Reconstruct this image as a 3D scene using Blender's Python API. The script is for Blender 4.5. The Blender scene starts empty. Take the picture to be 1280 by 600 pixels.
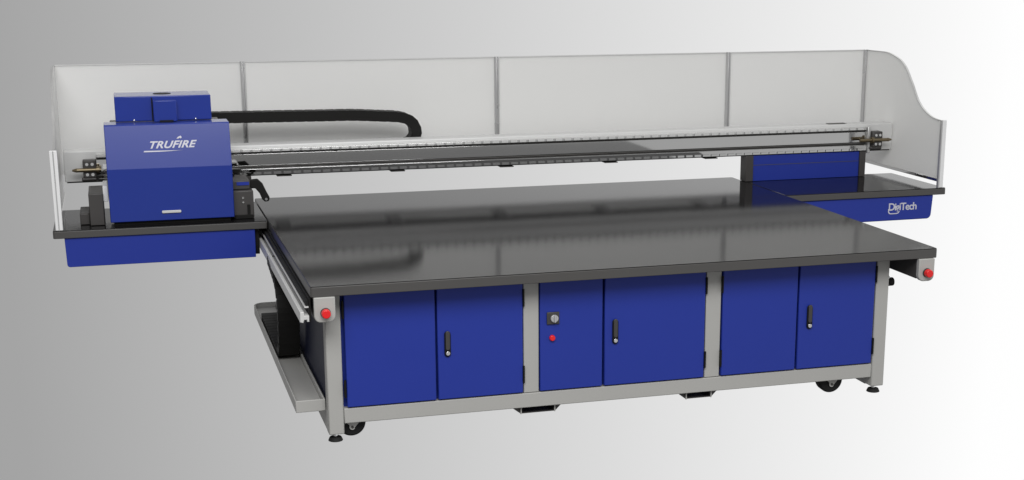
import bpy, bmesh, math, random
from mathutils import Vector, Matrix
random.seed(4)
S = bpy.context.scene
COL = S.collection

# ------------------------------------------------------------------ materials
def mat(name, base, rough=.5, metal=0., coat=0., coat_r=.08, spec=.5, bump=0., bscale=60., var=0., stretch=None, alpha=None, aniso=0.):
    m = bpy.data.materials.new(name); m.use_nodes = True
    nt = m.node_tree; b = nt.nodes['Principled BSDF']
    b.inputs['Base Color'].default_value = (*base, 1)
    b.inputs['Roughness'].default_value = rough
    b.inputs['Metallic'].default_value = metal
    b.inputs['Coat Weight'].default_value = coat
    b.inputs['Coat Roughness'].default_value = coat_r
    b.inputs['Specular IOR Level'].default_value = spec
    if aniso: b.inputs['Anisotropic'].default_value = aniso
    tc = nt.nodes.new('ShaderNodeTexCoord'); mp = nt.nodes.new('ShaderNodeMapping')
    nt.links.new(tc.outputs['Object'], mp.inputs[0])
    if stretch: mp.inputs['Scale'].default_value = stretch
    n = nt.nodes.new('ShaderNodeTexNoise'); n.inputs['Scale'].default_value = bscale
    n.inputs['Detail'].default_value = 5
    nt.links.new(mp.outputs[0], n.inputs['Vector'])
    if bump:
        bp = nt.nodes.new('ShaderNodeBump'); bp.inputs['Strength'].default_value = bump
        bp.inputs['Distance'].default_value = .002
        nt.links.new(n.outputs['Fac'], bp.inputs['Height']); nt.links.new(bp.outputs[0], b.inputs['Normal'])
    # slight wear variation in roughness and colour
    n2 = nt.nodes.new('ShaderNodeTexNoise'); n2.inputs['Scale'].default_value = 3.5; n2.inputs['Detail'].default_value = 6
    nt.links.new(mp.outputs[0], n2.inputs['Vector'])
    mr = nt.nodes.new('ShaderNodeMapRange'); mr.inputs['To Min'].default_value = rough * .82; mr.inputs['To Max'].default_value = min(1, rough * 1.18)
    nt.links.new(n2.outputs['Fac'], mr.inputs['Value']); nt.links.new(mr.outputs[0], b.inputs['Roughness'])
    if var:
        mx = nt.nodes.new('ShaderNodeMix'); mx.data_type = 'RGBA'
        mx.inputs['A'].default_value = (*[c * (1 - var) for c in base], 1)
        mx.inputs['B'].default_value = (*[min(1, c * (1 + var)) for c in base], 1)
        nt.links.new(n2.outputs['Fac'], mx.inputs['Factor']); nt.links.new(mx.outputs['Result'], b.inputs['Base Color'])
    return m

M = dict(
    blue=mat('blue_paint', (.018, .039, .310), .42, spec=.28, coat=.08, coat_r=.25, bump=.05, bscale=400, var=.04),
    blue_hood=mat('gloss_blue_paint', (.003, .026, .270), .30, spec=.3, coat=.8, coat_r=.12, bump=.03, bscale=300, var=.03),
    frame=mat('grey_powder_coat', (.43, .425, .405), .5, bump=.12, bscale=500, var=.04),
    slab=mat('black_granite', (.009, .0085, .009), .085, spec=.16, bump=.02, bscale=500, var=.1),
    slab_edge=mat('dark_anodised_edge', (.075, .072, .069), .38, spec=.5, bump=.05, bscale=300, var=.05),
    alu=mat('brushed_aluminium', (.66, .66, .65), .34, metal=.75, bump=.1, bscale=80, stretch=(.3, 20, 20), var=.05),
    alu_white=mat('satin_aluminium_light', (.66, .66, .65), .42, metal=.15, bump=.05, bscale=100, var=.03),
    alu_mirror=mat('polished_aluminium', (.72, .72, .715), .045, metal=1., var=.03),
    panel=mat('frosted_acrylic', (.93, .927, .915), .35, spec=.4, bump=.02, bscale=40, var=.012),
    steel=mat('mullion_steel', (.56, .56, .56), .28, metal=.4, var=.05),
    white=mat('white_profile', (.85, .85, .85), .35, spec=.5, var=.02),
    black=mat('black_plastic', (.009, .0086, .008), .55, spec=.2, bump=.1, bscale=200, var=.1),
    dark=mat('charcoal_metal', (.058, .054, .052), .42, metal=.1, bump=.08, bscale=200, var=.08),
    shaded_blue=mat('shaded_blue_sheet', (.006, .009, .032), .5, spec=.25),  # near-black blue: the shade on the cabinet sides is put into the colour
    rubber=mat('black_rubber', (.010, .010, .010), .7, spec=.3, bump=.2, bscale=200),
    red=mat('red_button_plastic', (.80, .008, .010), .35, coat=.3),
    chrome=mat('polished_screw', (.85, .85, .85), .2, metal=1.),
    brass=mat('bronze_shaft', (.20, .16, .10), .35, metal=.8),
    print=mat('white_print', (.60, .60, .68), .35),
)

_nt = M['panel'].node_tree
_o = _nt.nodes['Material Output']; _b = _nt.nodes['Principled BSDF']
_t = _nt.nodes.new('ShaderNodeBsdfTranslucent'); _t.inputs['Color'].default_value = (.96, .96, .95, 1)
_x = _nt.nodes.new('ShaderNodeMixShader'); _x.inputs[0].default_value = .40
_nt.links.new(_b.outputs[0], _x.inputs[1]); _nt.links.new(_t.outputs[0], _x.inputs[2]); _nt.links.new(_x.outputs[0], _o.inputs['Surface'])

# ------------------------------------------------------------------ helpers
ROOT = Vector((1.5, 1.15, -.745))
root = bpy.data.objects.new('flatbed_printer', None); COL.objects.link(root)
root.location = ROOT
root['label'] = 'large blue and grey flatbed printer with dark glossy bed and tall translucent screens'
root['category'] = 'printer'

class MB:
    def __init__(s): s.bm = bmesh.new()
    def _rb(s, vs, M4): bmesh.ops.transform(s.bm, matrix=M4, verts=vs)
    def box(s, x0, x1, y0, y1, z0, z1):
        r = bmesh.ops.create_cube(s.bm, size=1)
        s._rb(r['verts'], Matrix.Translation(((x0 + x1) / 2, (y0 + y1) / 2, (z0 + z1) / 2)) @ Matrix.Diagonal((abs(x1 - x0), abs(y1 - y0), abs(z1 - z0), 1)))
        return s
    def cyl(s, a, b, r, r2=None, n=24):
        a = Vector(a); b = Vector(b); d = b - a
        q = d.to_track_quat('Z', 'Y').to_matrix().to_4x4()
        c = bmesh.ops.create_cone(s.bm, cap_ends=True, segments=n, radius1=r, radius2=r if r2 is None else r2, depth=d.length)
        s._rb(c['verts'], Matrix.Translation((a + b) / 2) @ q); return s
    def prism(s, pts, ax, a0, a1):
        # pts in the plane perpendicular to ax: ax x -> (y,z); ax y -> (x,z); ax z -> (x,y)
        def P(p, t): return {'x': (t, p[0], p[1]), 'y': (p[0], t, p[1]), 'z': (p[0], p[1], t)}[ax]
        v0 = [s.bm.verts.new(P(p, a0)) for p in pts]; v1 = [s.bm.verts.new(P(p, a1)) for p in pts]
        s.bm.faces.new(v0); s.bm.faces.new(v1[::-1]); n = len(pts)
        for i in range(n): s.bm.faces.new((v0[i], v0[(i + 1) % n], v1[(i + 1) % n], v1[i]))
        return s
    def sphere(s, c, r, sz=(1, 1, 1)):
        u = bmesh.ops.create_uvsphere(s.bm, u_segments=20, v_segments=12, radius=r)
        s._rb(u['verts'], Matrix.Translation(c) @ Matrix.Diagonal((*sz, 1))); return s
    def build(s, name, m, parent=None, bevel=0., seg=2, label=None, smooth=True, sharp=32):
        bmesh.ops.recalc_face_normals(s.bm, faces=s.bm.faces)
        me = bpy.data.meshes.new(name); s.bm.to_mesh(me); s.bm.free()
        o = bpy.data.objects.new(name, me); COL.objects.link(o)
        me.materials.append(M[m])
        par = parent or root
        o.parent = par
        if par is root: o.matrix_parent_inverse = Matrix.Translation(-ROOT)
        if bevel:
            b = o.modifiers.new('bevel', 'BEVEL'); b.width = bevel; b.segments = seg; b.limit_method = 'ANGLE'; b.angle_limit = math.radians(35)
            b.harden_normals = False
        if smooth:
            for p in me.polygons: p.use_smooth = True
            try: me.set_sharp_from_angle(angle=math.radians(sharp))
            except Exception: pass
        if label: o['label'] = label
        return o

def arc(cx, cy, r, a0, a1, n=8):
    return [(cx + r * math.cos(math.radians(a0 + (a1 - a0) * i / n)), cy + r * math.sin(math.radians(a0 + (a1 - a0) * i / n))) for i in range(n + 1)]

def smooth_path(P, n=10):
    out = []
    for i in range(len(P) - 1):
        p0 = P[max(i - 1, 0)]; p1 = P[i]; p2 = P[i + 1]; p3 = P[min(i + 2, len(P) - 1)]
        for k in range(n):
            t = k / n
            out.append(tuple(.5 * ((2 * b) + (-a + c) * t + (2 * a - 5 * b + 4 * c - d) * t * t + (-a + 3 * b - 3 * c + d) * t ** 3) for a, b, c, d in zip(p0, p1, p2, p3)))
    out.append(P[-1]); return out

def resample(P, step):
    out = [P[0]]; acc = 0.
    for a, b in zip(P, P[1:]):
        a = Vector(a); b = Vector(b); L = (b - a).length; t = step - acc
        while t <= L:
            out.append(tuple(a + (b - a) * (t / L))); t += step
        acc = (acc + L) % step
    return out

def chain(mb, path, ax, w0, w1, th, step=.028, gap=.0025):
    """cable chain: one overlapping link per step along a path in the plane perpendicular to ax"""
    P = [Vector(p) for p in resample(path, step)]
    for i, (a, b) in enumerate(zip(P, P[1:])):
        d = b - a; L = d.length
        if L < 1e-6: continue
        d.normalize(); n = Vector((-d.y, d.x))
        k = .5 * th * (1. if i % 2 else .965); e = .006
        q = [a - d * e - n * k, b + d * e - n * k, b + d * e + n * k, a - d * e + n * k]
        ins = 0 if i % 2 else gap
        mb.prism([tuple(v) for v in q], ax, w0 + ins, w1 - ins)
    return mb

# ------------------------------------------------------------------ worktop (bed)
def rrect(x0, x1, y0, y1, r, n=6):
    return (arc(x0 + r, y0 + r, r, 180, 270, n) + arc(x1 - r, y0 + r, r, 270, 360, n) + arc(x1 - r, y1 - r, r, 0, 90, n) + arc(x0 + r, y1 - r, r, 90, 180, n))
top = MB().prism(rrect(.0012, 3.0058, .0012, 2.4798, .010), 'z', -.0035, 0).build('worktop', 'slab', bevel=.0015, seg=2)
MB().prism(rrect(.0, 3.007, .0, 2.481, .0112), 'z', -.0465, -.0035).build('edge_band', 'slab_edge', top, bevel=.0025, seg=3)

# side rails along the bed
def rail(sx, x, name='guide_rail'):
    def X(d): return x - sx * d
    r = MB().prism([(X(0), -.050), (X(.008), -.050), (X(.008), -.150), (X(0), -.150)], 'y', 0., 2.30).build(name, 'black')
    MB().prism([(X(.0085), -.084), (X(.026), -.084), (X(.026), -.090), (X(.0085), -.090)], 'y', .0, 2.30).build('upper_flange', 'alu_white', r, bevel=.001)
    MB().prism([(X(.0085), -.122), (X(.030), -.122), (X(.030), -.106), (X(.046), -.106), (X(.048), -.150), (X(.034), -.154), (X(.030), -.140), (X(.018), -.140), (X(.018), -.150), (X(.0085), -.150)], 'y', -.006, 2.30).build('lower_flange', 'alu_white', r, bevel=.002)
    MB().prism([(X(.0085), -.060), (X(.020), -.060), (X(.020), -.083), (X(.0085), -.083)], 'y', .01, 2.29).build('rail_strip', 'rubber', r)
    return r
rail(1, -.001)

# long cover channels ending in a rounded cap with an emergency stop button
for x0, x1 in ((.012, .103), (2.907, 2.998)):
    MB().box(x0 + .002, x1 - .002, .022, 2.3, -.148, -.047).build('cable_channel', 'dark', bevel=.003)
    if x0 > 1: x1 -= .007
    pr_ = [(x0, -.047), (x0, -.128)] + arc(x0 + .028, -.129, .028, 180, 270, 6) + arc(x1 - .028, -.129, .028, 270, 360, 6) + [(x1, -.047)]
    cap = MB().prism(pr_, 'y', -.008, .02).build('end_cap', 'frame', bevel=.004)
    cx = (x0 + x1) / 2 + .004 if x0 < 1 else (x0 + x1) / 2 + .012
    if x0 > 1: cx = 2.950
    else: cx = .060
    st = MB().cyl((cx, -.007, -.115), (cx, -.018, -.115), .014).cyl((cx, -.016, -.115), (cx, -.040, -.115), .0205, .0185).build('emergency_stop_button', 'red', cap, bevel=.003, seg=3)
    MB().cyl((cx, -.0075, -.115), (cx, -.012, -.115), .0225).build('button_collar', 'dark', st, bevel=.001)

# leveling knob beside the right leg
k = MB().cyl((2.862, .21, -.20), (2.895, .21, -.20), .022, n=10).box(2.83, 2.87, .19, .23, -.212, -.188).build('clamp_knob', 'black', bevel=.004)
MB().cyl((2.834, .20, -.176), (2.866, .20, -.176), .009).build('knob_bolt', 'chrome', k)

# ------------------------------------------------------------------ cabinet
YF = .129
BACK = 2.12
cab = MB().box(.10, 2.80, .165, BACK - .02, -.60, -.048).build('cabinet_body', 'blue')
fr = MB()
LEG = ((.073, .142), (2.759, 2.828))
for x0, x1 in LEG:
    leg = MB().box(x0, x1, YF, YF + .07, -.709, -.047).build('leg', 'frame', bevel=.005)
    MB().cyl(((x0 + x1) / 2 - .002, YF + .035, -.732), ((x0 + x1) / 2 - .002, YF + .035, -.708), .009).build('foot_bolt', 'chrome', leg)
    MB().cyl(((x0 + x1) / 2 - .002, YF + .035, -.745), ((x0 + x1) / 2 - .002, YF + .035, -.727), .034, .026).build('foot_pad', 'rubber', leg, bevel=.003)
    legb = MB().box(x0, x1, BACK - .07, BACK, -.709, -.047).build('leg', 'frame', bevel=.005)
    MB().cyl(((x0 + x1) / 2, BACK - .035, -.745), ((x0 + x1) / 2, BACK - .035, -.727), .034, .026).build('foot_pad', 'rubber', legb, bevel=.003)
    # lower side rail
    MB().box(x0 + .004, x1 - .004, YF + .072, BACK - .072, -.716, -.612).build('side_rail', 'frame', bevel=.005)
for x0, x1 in ((.973, 1.045), (1.866, 1.942)):
    MB().box(x0, x1, YF, YF + .03, -.589, -.047).build('upright', 'frame', bevel=.003)
MB().box(.1435, 2.7575, YF + .001, YF + .06, -.661, -.591).build('bottom_rail', 'frame', bevel=.004)
MB().box(.1435, 2.7575, YF + .012, YF + .03, -.0755, -.0475).build('top_rail', 'frame', bevel=.002)
MB().box(.1435, 2.7575, BACK - .06, BACK - .001, -.661, -.591).build('bottom_rail', 'frame', bevel=.004)
MB().box(.08, .098, .22, BACK - .08, -.60, -.050).build('side_panel', 'shaded_blue', bevel=.003)
MB().box(2.802, 2.82, .22, BACK - .08, -.60, -.050).build('side_panel', 'shaded_blue', bevel=.003)

def door(x0, x1, hinge=None, handle=None, kind='door'):
    d = MB().box(x0, x1, YF - .006, YF + .014, -.585, -.058).build(kind, 'blue', bevel=.0035)
    if handle is not None:
        h = MB().prism([(p[0] + handle, p[1] - .326) for p in (arc(0, .045, .0145, 0, 180, 8) + arc(0, -.045, .0145, 180, 360, 8))], 'y', YF - .015, YF - .006).build('handle', 'black', d, bevel=.003)
        MB().prism([(p[0] + handle, p[1] - .314) for p in (arc(0, .040, .0095, 0, 180, 8) + arc(0, -.030, .0095, 180, 360, 8))], 'y', YF - .020, YF - .0152).build('lever', 'dark', d, bevel=.002)
        MB().cyl((handle, YF - .015, -.368), (handle, YF - .021, -.368), .0095).build('lock', 'chrome', d, bevel=.001)
    if hinge is not None:
        for z in (-.135, -.495):
            MB().cyl((hinge, YF - .009, z - .042), (hinge, YF - .009, z + .038), .0048).box(hinge - .0045, hinge + .0045, YF - .008, YF + .002, z - .034, z + .034).build('hinge', 'black', d)
    return d
door(.158, .562, hinge=.151)
door(.572, .968, hinge=.971, handle=.616)
dr = door(1.049, 1.350, kind='control_door')
door(1.361, 1.860, hinge=1.864, handle=1.411)
door(1.949, 2.336, hinge=1.945)
door(2.346, 2.749, hinge=2.753, handle=2.402)
# main switch and start button
sw = MB().box(1.080, 1.140, YF - .014, YF - .007, -.270, -.212).build('main_switch', 'dark', dr, bevel=.003)
MB().cyl((1.114, YF - .014, -.241), (1.114, YF - .026, -.241), .018).box(1.110, 1.118, YF - .036, YF - .02, -.258, -.224).build('switch_knob', 'steel', dr, bevel=.002)
MB().cyl((1.106, YF - .007, -.334), (1.106, YF - .02, -.334), .0145, .0125).build('push_button', 'red', dr, bevel=.002)

# casters
for cx, f in ((.183, 1), (2.563, -1)):
    for cy in (.215, BACK - .2):
        c = MB().prism([(cx - .036, -.6625), (cx + .046, -.6625), (cx + .030, -.672), (cx + .008, -.697)] + arc(cx, -.692, .013, 330, 190, 5) + [(cx - .014, -.68)], 'y', cy - .05, cy - .045).build('caster', 'frame', bevel=.001)
        MB().prism([(cx - .036, -.6625), (cx + .046, -.6625), (cx + .014, -.70), (cx - .012, -.70)], 'y', cy + .02, cy + .025).build('fork_plate', 'frame', c)
        MB().cyl((cx, cy - .055, -.690), (cx, cy + .027, -.690), .006).build('axle', 'dark', c)
        w = MB().cyl((cx, cy - .042, -.675), (cx, cy + .017, -.672), .063, n=40).build('wheel', 'rubber', c, bevel=.01, seg=3)

# fork pockets under the bottom rail
for x0, x1 in ((.925, 1.160), (1.745, 1.945)):
    zb = -.697; zt = -.6625
    a, b = x0 + .040, x1 - .028
    p = MB()
    p.prism([(x0 - .05, zt), (x0, zt - .004), (a, zb), (b, zb), (x1, zt - .006), (x1 + .07, zt), (b - .004, zt - .0005), (b - .004, zb + .004), (a + .004, zb + .004), (a + .004, zt - .0005)], 'y', .16, BACK - .04)
    q = p.build('fork_pocket', 'dark')
    for xa in (a - .002, b - .006): MB().box(xa, xa + .005, .150, .158, zb, zt).build('pocket_rim', 'frame', q)
    MB().box(a, b, .30, .31, zb + .004, zt).build('pocket_end', 'black', q)

# ------------------------------------------------------------------ floor cable tray and hanging chain on the left
tray = MB()
ZB, ZT = -.612, -.557
TE = 2.20
ao = [(-.062, .1925)] + arc(.0, TE - .062, .062, 180, 90, 8) + [(.070, TE)]
ai = [(.070, TE - .007)] + arc(.0, TE - .062, .055, 90, 180, 8) + [(-.055, .1995), (.070, .1995), (.070, .1925)]
tray.prism(ao + ai, 'z', ZB, ZT)
tray.box(.062, .070, .2, TE - .008, ZB + .0045, ZT)
tray.prism([(-.0545, .2)] + arc(.0, TE - .062, .0545, 180, 90, 8) + [(.0615, TE - .0075), (.0615, .2)], 'z', ZB, ZB + .03)
tray.build('cable_tray', 'frame', bevel=.003)
path = [(1.86, -.562), (1.2, -.562), (1.06, -.556), (.985, -.52), (.955, -.42), (.95, -.32), (.98, -.235), (1.05, -.19), (1.18, -.165), (1.35, -.14)]
chain(MB(), smooth_path(path), 'x', -.050, .055, .042, step=.03).build('cable_chain', 'black')

# ------------------------------------------------------------------ gantry side platforms
YW, YWB = 1.694, 2.36
for side in (0, 1):
    x0, x1 = ((-1.090, -.006), (3.012, 4.079))[side]
    pl = MB().prism(rrect(x0 + .0012, x1 - .0012, YW + .0012, YWB - .0012, .011), 'z', -.0035, 0).build('side_platform', 'slab', bevel=.002)
    MB().prism(rrect(x0, x1, YW, YWB, .012), 'z', -.041, -.0035).build('platform_edge', 'slab_edge', pl, bevel=.003)
    ax0, ax1 = ((-1.036, -.073), (3.03, 3.998))[side]
    r = .022
    if side == 0:
        pts = [(ax0, -.042), (ax0 + .004, -.18)] + arc(ax0 + .004 + .014, -.18, .014, 180, 270, 5) + [(ax1, -.194), (ax1, -.042)]
    else:
        pts = [(ax0, -.042), (ax0, -.190)] + arc(ax1 - .034, -.158, .030, 275, 358, 6) + [(ax1 + .004, -.042)]
    ap = MB().prism(pts, 'y', YW + .012, YWB - .03).build('apron', 'blue', bevel=.006, seg=3)
    # inner carriage block that rides on the guide rail
    bx = ((-.070, -.052), (3.052, 3.07))[side]
    MB().box(bx[0], bx[1] if side else -.048, YW + .05, YWB - .05, -.185, -.042).build('slide_block', 'black', bevel=.003)
right_apron = ap

# ------------------------------------------------------------------ beam supports
def support(x0, x1):
    p = MB().box(x0 + .052, x1 - .042, 2.272, 2.335, .001, .161).build('beam_support', 'blue', bevel=.002)
    MB().box(x0, x0 + .0515, 2.262, 2.345, .0015, .1615).build('support_post', 'dark', p, bevel=.002)
    MB().box(x1 - .0415, x1, 2.262, 2.345, .0015, .1615).build('support_post', 'dark', p, bevel=.002)
    MB().box(x0 + .053, x1 - .043, 2.2705, 2.2715, .100, .103).build('panel_seam', 'slab_edge', p)
support(3.002, 3.832)
support(-.790, -.030)

# ------------------------------------------------------------------ gantry beam
XL, XR = -.86, 3.835
BZ = .165
prof = [(2.300, BZ + .0), (2.264, BZ + .002), (2.262, .200), (2.276, .206), (2.292, .209), (2.292, .216), (2.278, .219), (2.278, .284), (2.292, .288), (2.292, .296), (2.268, .297), (2.268, .312), (2.300, .314)]
beam = MB().prism(prof, 'x', XL, XR).build('beam', 'alu_mirror', bevel=.001)
MB().prism([(2.300, BZ - .002), (2.300, .328), (2.306, .332), (2.420, .332), (2.420, BZ - .002)], 'x', -1.030, 4.034).build('beam_housing', 'alu_white', beam, bevel=.004)
dk = MB().box(XL + .001, XR - .001, 2.280, 2.2915, .2885, .2955).box(XL + .001, XR - .001, 2.279, 2.2915, .2095, .2155)
dk.build('groove_shade', 'slab_edge', beam)  # dark strips laid in for the shadow beneath the flanges
# racks with teeth along the upper and lower flange
rk = MB(); n = 84; st_ = (XR - XL - .02) / n
for i in range(n):
    x = XL + .01 + i * st_
    rk.box(x, x + st_ * .72, 2.2625, 2.2675, .2985, .3105)
rk.build('upper_rack', 'alu_white', beam)
rk = MB()
for i in range(n):
    x = XL + .01 + i * st_
    rk.box(x, x + st_ * .76, 2.2585, 2.2615, BZ + .004, .181)
rk.build('lower_rack', 'alu_mirror', beam)
MB().box(-1.02, 4.02, 2.30, 2.42, .158, .1625).build('underside_shade', 'black', beam)  # black sheet added to give the shade under the beam
# clamp blocks below the beam
for i in range(5):
    x = .115 + i * .655
    MB().box(x, x + .085, 2.278, 2.550, .151, .1575).build('clamp_block', 'dark', beam, bevel=.003)
# beam ends
MB().box(XR + .0005, XR + .022, 2.255, 2.2985, .150, .318).build('end_block', 'alu', beam, bevel=.004)
MB().cyl((3.65, 2.36, .3325), (3.74, 2.36, .3325), .001).box(3.60, 3.72, 2.34, 2.38, .3325, .336).build('cover_plate', 'dark', beam, bevel=.001)
# belt tensioners at both ends
for x, s in ((3.895, 1), (-.895, -1)):
    t = MB().box(x - .036, x + .036, 2.235, 2.299, .188, .288).cyl((x - .045, 2.25, .183), (x + .035, 2.25, .183), .012).build('belt_tensioner', 'dark', beam, bevel=.006)
    MB().cyl((x - .13 if s > 0 else x + .06, 2.225, .236), (x + s * .07, 2.225, .236), .011).cyl((x + s * .068, 2.225, .236), (x + s * .092, 2.225, .236), .012, .005).cyl((x - s * .05, 2.225, .236), (x - s * .035, 2.225, .236), .02).build('shaft', 'brass', t)
    for dx in (-.014, .014):
        for z in (.210, .266):
            MB().cyl((x + dx, 2.2345, z), (x + dx, 2.227, z), .0085).build('screw', 'chrome', t)

# cable trough and chain behind the beam
MB().prism([(2.430, .292), (2.425, .292), (2.425, .219), (2.600, .219), (2.600, .290), (2.595, .290), (2.595, .224), (2.430, .224)], 'x', -1.02, 4.03).build('cable_trough', 'alu_white', beam)
cp = [(-.42, .468), (-.1, .467), (.40, .462), (.59, .460), (.76, .450), (.88, .440), (.945, .413), (.972, .36), (.958, .305), (.91, .280), (.82, .262), (.5, .258), (-.6, .258)]
cp = [(-.735 + (a + .735) * .9942, 1.343 + (b - 1.343) * .9942) for a, b in cp]
chain(MB(), smooth_path(cp), 'y', 2.45, 2.55, .061, step=.03, gap=.0006).build('drag_chain', 'black')

# ------------------------------------------------------------------ wind screens
YB = 2.72; ZT_ = .765
XA, XZ = -1.056, 4.046
scr = MB().box(XA + .004, XZ - .004, YB, YB + .006, .150, ZT_).build('back_screen', 'panel', bevel=.001)
MB().box(XA, XZ, YB - .004, YB + .010, ZT_, ZT_ + .006).build('top_trim', 'alu_white', scr)
for x in (-.010, 1.520, 3.058, 4.040):
    w = .014
    MB().prism([(x - w, YB - .001), (x - w, YB - .018), (x - w * .45, YB - .024), (x - w * .15, YB - .012), (x + w * .15, YB - .012), (x + w * .45, YB - .024), (x + w, YB - .018), (x + w, YB - .001)], 'z', .175, ZT_ + .007).build('mullion', 'steel', scr, bevel=.001)
curve = [(2.715, .767), (2.50, .769), (2.42, .766), (2.354, .754), (2.29, .738), (2.25, .724), (2.20, .695), (2.165, .663), (2.135, .630), (2.098, .590), (2.065, .548), (2.029, .506), (1.99, .474), (1.947, .448), (1.90, .428), (1.849, .413), (1.79, .404), (1.715, .402)]
cs = smooth_path([c for c in curve], 3)
for x, s in ((XA, -1), (XZ, 1)):
    poly = cs + [(1.715, .050), (2.715, .052)]
    sp = MB().prism(poly, 'x', x - .003, x + .003).build('side_screen', 'panel', scr if 0 else None)
    MB().box(x - .008, x + .008, 1.722, 2.715, .033, .052).build('bottom_trim', 'alu_mirror', sp, bevel=.002)
    # rim following the curved top edge
    rim = MB()
    for a, b in zip(cs, cs[1:]):
        d = Vector(b) - Vector(a)
        if d.length < 1e-5: continue
        nn = Vector((d.y, -d.x)).normalized() * .004
        rim.prism([a, b, (b[0] + nn.x, b[1] + nn.y), (a[0] + nn.x, a[1] + nn.y)], 'x', x - .006, x + .006)
    rim.build('edge_trim', 'alu', sp)
    MB().box(x - .019 if s < 0 else x - .014, x + .018 if s < 0 else x + .013, 1.700, 1.716, .0005, .410).build('corner_post', 'white', sp, bevel=.003)
    MB().box(x - .004 if s < 0 else x - .022, x + .002 if s < 0 else x - .0145, 1.698, 1.718, .0005, .408).build('post_groove', 'steel', sp)

# ------------------------------------------------------------------ print carriage
HX0, HX1 = -.803, -.170
hood = MB().prism([(1.750, .020), (1.750, .296), (1.800, .514), (1.806, .520), (1.955, .520), (1.955, .020)], 'x', HX0, HX1).build('carriage', 'blue_hood', bevel=.003, seg=1, sharp=5)
MB().box(HX0 + .02, HX1 - .02, 1.775, 2.24, .001, .0195).build('carriage_base', 'black', hood)
MB().box(HX0 + .03, HX1 - .03, 1.957, 2.255, .03, .50).build('carriage_back', 'dark', hood, bevel=.004)
ub = MB().box(-.742, -.250, 1.957, 2.195, .5225, .652).box(-.742, -.250, 1.925, 1.958, .5225, .652).build('ink_cover', 'blue_hood', hood, bevel=.004)
MB().box(-.549, -.430, 1.875, 1.9245, .5215, .632).build('cover_bracket', 'blue_hood', hood, bevel=.004)
MB().box(-.556, -.550, 1.917, 1.9245, .5215, .645).box(-.52, -.45, 1.862, 1.8745, .5215, .530).build('bracket_gap', 'black', hood)
MB().prism([( -.495 + .047 * math.cos(t * math.pi / 12), 2.07 + .05 * math.sin(t * math.pi / 12)) for t in range(24)], 'z', .6522, .6535).build('cable_opening', 'black', hood)
for x in (-.648, -.334): MB().sphere((x, 1.915, .529), .006).build('screw', 'chrome', hood)
MB().prism(rrect(-.542, -.444, .0585, .0725, .005), 'y', 1.742, 1.7495).build('pull_handle', 'chrome' if 0 else 'alu_white', hood, bevel=.002)

# capping station left of the carriage
cs1 = MB().box(-.905, -.832, 1.80, 2.10, .001, .168).build('capping_station', 'dark', bevel=.004)
MB().box(-.955, -.906, 1.84, 2.08, .001, .060).build('drip_tray', 'dark', cs1, bevel=.004)
MB().box(-.8315, -.806, 1.83, 2.05, .12, .20).build('highlight_block', 'white', cs1, bevel=.003)  # white block standing for a bright highlight beside the station
# lamp unit right of the carriage
lu = MB().box(-.172, -.062, 1.805, 2.08, .001, .150).box(-.172, -.075, 1.84, 2.08, .1505, .200).build('curing_lamp', 'dark', bevel=.006)
MB().box(-.145, -.080, 1.835, 1.8395, .175, .192).build('lamp_label', 'blue', lu)
MB().prism([(-.085, .195), (-.030, .200), (-.005, .175), (.014, .130), (.030, .098), (.026, .078), (.004, .074), (-.010, .088), (-.022, .120), (-.045, .150), (-.062, .150), (-.085, .16)], 'y', 1.87, 1.90).build('lamp_arm', 'black', lu, bevel=.005)
MB().cyl((.010, 1.869, .090), (.010, 1.862, .090), .007).build('arm_pivot', 'chrome', lu)
for z in (.088, .112): MB().cyl((-.118, 1.8045, z), (-.118, 1.800, z), .005).build('screw', 'chrome', lu)
MB().box(-.098, -.082, 1.7995, 1.8045, .015, .075).build('lamp_slot', 'black', lu)
MB().box(-.165, -.068, 1.790, 1.80, .001, .022).build('lamp_foot', 'black', lu, bevel=.002)
MB().cyl((-.155, 2.00, .205), (-.155, 2.2, .205), .012).cyl((-.13, 2.15, .2015), (-.13, 2.15, .222), .035).build('lamp_connector', 'black', lu)

# ------------------------------------------------------------------ lettering
def text(body, name, m, parent, size, offset, shear, space, mtx, extr=.0006, sx=1.):
    cu = bpy.data.curves.new(name, 'FONT'); cu.body = body; cu.size = size; cu.offset = offset; cu.shear = shear
    cu.space_character = space; cu.extrude = extr; cu.align_x = 'CENTER'; cu.align_y = 'CENTER'
    tmp = bpy.data.objects.new('tmp', cu); COL.objects.link(tmp)
    dg = bpy.context.evaluated_depsgraph_get(); dg.update()
    me = bpy.data.meshes.new_from_object(tmp.evaluated_get(dg))
    bpy.data.objects.remove(tmp); bpy.data.curves.remove(cu)
    me.transform(mtx @ Matrix.Diagonal((sx, 1, 1, 1)))
    me.materials.clear(); me.materials.append(M[m]); me.name = name
    o = bpy.data.objects.new(name, me); COL.objects.link(o); o.parent = parent
    return o
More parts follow.
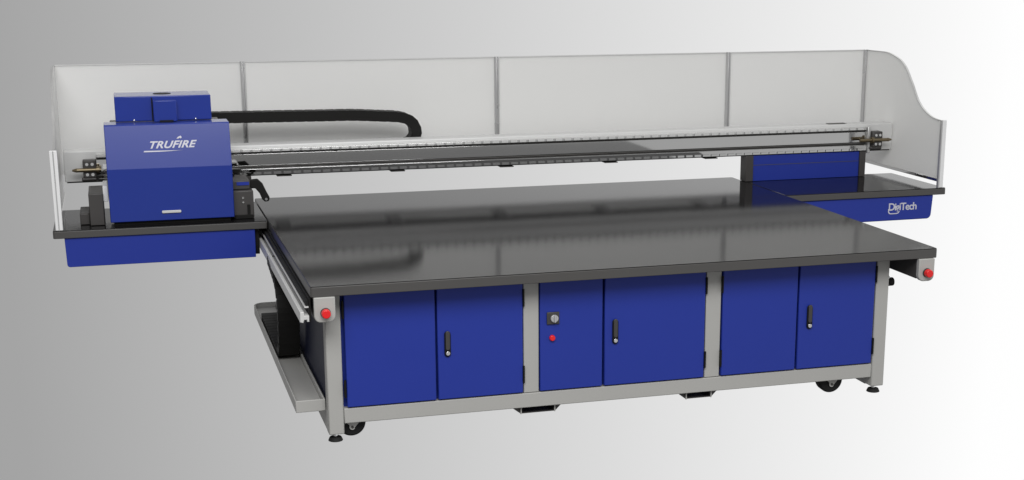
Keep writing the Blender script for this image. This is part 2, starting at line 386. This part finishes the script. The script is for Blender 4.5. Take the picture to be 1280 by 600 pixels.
# hood's inclined face: from (1.750,.296) to (1.800,.514)
up = Vector((0, .050, .218)).normalized(); nx = Vector((1, 0, 0)); nn = nx.cross(up)
def on_face(px, z):
    t = (z - .296) / .218
    return Vector((px, 1.750 + .050 * t, z)) + nn * .0012
F = Matrix((( nx.x, up.x, nn.x, 0), (nx.y, up.y, nn.y, 0), (nx.z, up.z, nn.z, 0), (0, 0, 0, 1)))
c = on_face(-.474, .4115)
L1 = text('TRUFIRE', 'lettering', 'print', hood, .051, .0014, .38, 1.05, Matrix.Translation(c) @ F, sx=1.18)
def strip(pts, name, parent, base):
    b = MB()
    vs0 = [b.bm.verts.new(base @ Vector((x, y, 0))) for x, y in pts]; vs1 = [b.bm.verts.new(base @ Vector((x, y, .0008))) for x, y in pts]
    b.bm.faces.new(vs0); b.bm.faces.new(vs1[::-1])
    for i in range(len(pts)): b.bm.faces.new((vs0[i], vs0[(i + 1) % len(pts)], vs1[(i + 1) % len(pts)], vs1[i]))
    return b.build(name, 'print', parent, smooth=False)
B = Matrix.Translation(c) @ F
strip([(-.140, -.0345), (-.136, -.0275), (.03, -.0295), (.06, -.0290), (.0, -.0325), (-.06, -.0345)], 'underline', hood, B)
strip([(.030, .031), (.038, .040), (.052, .046), (.057, .037), (.052, .031), (.046, .035), (.040, .031)], 'flame_mark', hood, B)

G = Matrix(((1, 0, 0, 0), (0, 0, -1, 0), (0, 1, 0, 0), (0, 0, 0, 1)))   # faces -Y
cc = Vector((3.795, YW + .012 - .0012, -.106))
L2 = text('DigiTech', 'lettering', 'print', right_apron, .062, .0012, 0, .86, Matrix.Translation(cc) @ G, sx=1.0)
B2 = Matrix.Translation(cc) @ G
strip([(x + .0115, y + .001) for x, y in ((-.1095, -.010), (-.1095, -.030), (-.104, -.039), (-.094, -.043), (-.052, -.043), (-.036, -.038), (-.031, -.026), (-.036, -.026), (-.041, -.033), (-.053, -.037), (-.092, -.037), (-.099, -.033), (-.1025, -.027), (-.1025, -.010))], 'underline', right_apron, B2)

# ------------------------------------------------------------------ camera (fitted to the photograph)
cam = bpy.data.cameras.new('camera'); co = bpy.data.objects.new('camera', cam); COL.objects.link(co)
yaw, pit = .2906, -.2470
f = Vector((math.sin(yaw) * math.cos(pit), math.cos(yaw) * math.cos(pit), math.sin(pit)))
r = f.cross(Vector((0, 0, 1))).normalized(); u = r.cross(f)
co.matrix_world = Matrix(((r.x, u.x, -f.x, -.7349), (r.y, u.y, -f.y, -6.083), (r.z, u.z, -f.z, 1.3429), (0, 0, 0, 1)))
cam.sensor_width = 36; cam.lens = 1823.25 / 1280 * 36
cam.shift_x = -(693.86 - 640) / 1280; cam.shift_y = (410.29 - 300) / 1280
cam.clip_end = 500
S.camera = co

# ------------------------------------------------------------------ studio surroundings: grey on the left to white on the right
w = bpy.data.worlds.new('World'); S.world = w; w.use_nodes = True
nt = w.node_tree; bg = nt.nodes['Background']
tc = nt.nodes.new('ShaderNodeTexCoord'); sp = nt.nodes.new('ShaderNodeSeparateXYZ'); nt.links.new(tc.outputs['Generated'], sp.inputs[0])
at = nt.nodes.new('ShaderNodeMath'); at.operation = 'ARCTAN2'
nt.links.new(sp.outputs['X'], at.inputs[0]); nt.links.new(sp.outputs['Y'], at.inputs[1])
mr = nt.nodes.new('ShaderNodeMapRange'); mr.inputs['From Min'].default_value = -math.pi; mr.inputs['From Max'].default_value = math.pi
nt.links.new(at.outputs[0], mr.inputs['Value'])
cr = nt.nodes.new('ShaderNodeValToRGB'); nt.links.new(mr.outputs[0], cr.inputs[0])
def lin(v): v /= 255; return v / 12.92 if v < .04045 else ((v + .055) / 1.055) ** 2.4
def pos(a): return (a + math.pi) / (2 * math.pi)
stops = [(0., lin(165)), (pos(-1.9), lin(130)), (pos(-.9), lin(160)), (pos(-.30), lin(160))]
for i in range(9):
    px = 1255 * i / 8
    a = yaw + math.atan((px - 693.86) / 1823.25 / 1.0 * 1.015)
    stops.append((pos(a), lin(163.5 + (255 - 163.5) * i / 8)))
stops += [(pos(1.5), 1.0), (pos(2.3), lin(195)), (1., lin(165))]
e = cr.color_ramp.elements
while len(e) > 1: e.remove(e[0])
e[0].position = stops[0][0]; e[0].color = (*[stops[0][1]] * 3, 1)
for p_, v_ in stops[1:]:
    q = e.new(p_); q.color = (v_, v_, v_, 1)
# world darkened below the view to keep undersides in shade; no floor there
m2 = nt.nodes.new('ShaderNodeMapRange'); m2.inputs['From Min'].default_value = -.62; m2.inputs['From Max'].default_value = -.42
m2.inputs['To Min'].default_value = .08; m2.inputs['To Max'].default_value = 1.; nt.links.new(sp.outputs['Z'], m2.inputs['Value'])
mx = nt.nodes.new('ShaderNodeMix'); mx.data_type = 'RGBA'; mx.blend_type = 'MULTIPLY'; mx.inputs['Factor'].default_value = 1
nt.links.new(cr.outputs[0], mx.inputs['A']); nt.links.new(m2.outputs[0], mx.inputs['B'])
nt.links.new(mx.outputs['Result'], bg.inputs['Color']); bg.inputs['Strength'].default_value = 1.

def area(name, loc, target, sx, sy, power, col=(1, 1, 1)):
    l = bpy.data.lights.new(name, 'AREA'); l.shape = 'RECTANGLE'; l.size = sx; l.size_y = sy; l.energy = power; l.color = col
    o = bpy.data.objects.new(name, l); COL.objects.link(o); o.location = loc
    o.rotation_euler = (Vector(target) - Vector(loc)).to_track_quat('-Z', 'Y').to_euler()
    return o
area('added_front_light', (-.5, -5.5, 5.2), (1.2, 1.2, 0), 6.5, 3.2, 520)  # added lamp out of view, shapes the machine's front
area('added_hood_light', (-1.1, -7.4, 3.3), (-.47, 1.75, .4), 3.4, 1.7, 8)  # added unseen lamp, gives the upper hood face its sheen

S.view_settings.view_transform = 'Standard'; S.view_settings.look = 'None'
S.view_settings.exposure = 0; S.view_settings.gamma = 1
S.cycles.max_bounces = 8
S.cycles.use_denoising = True
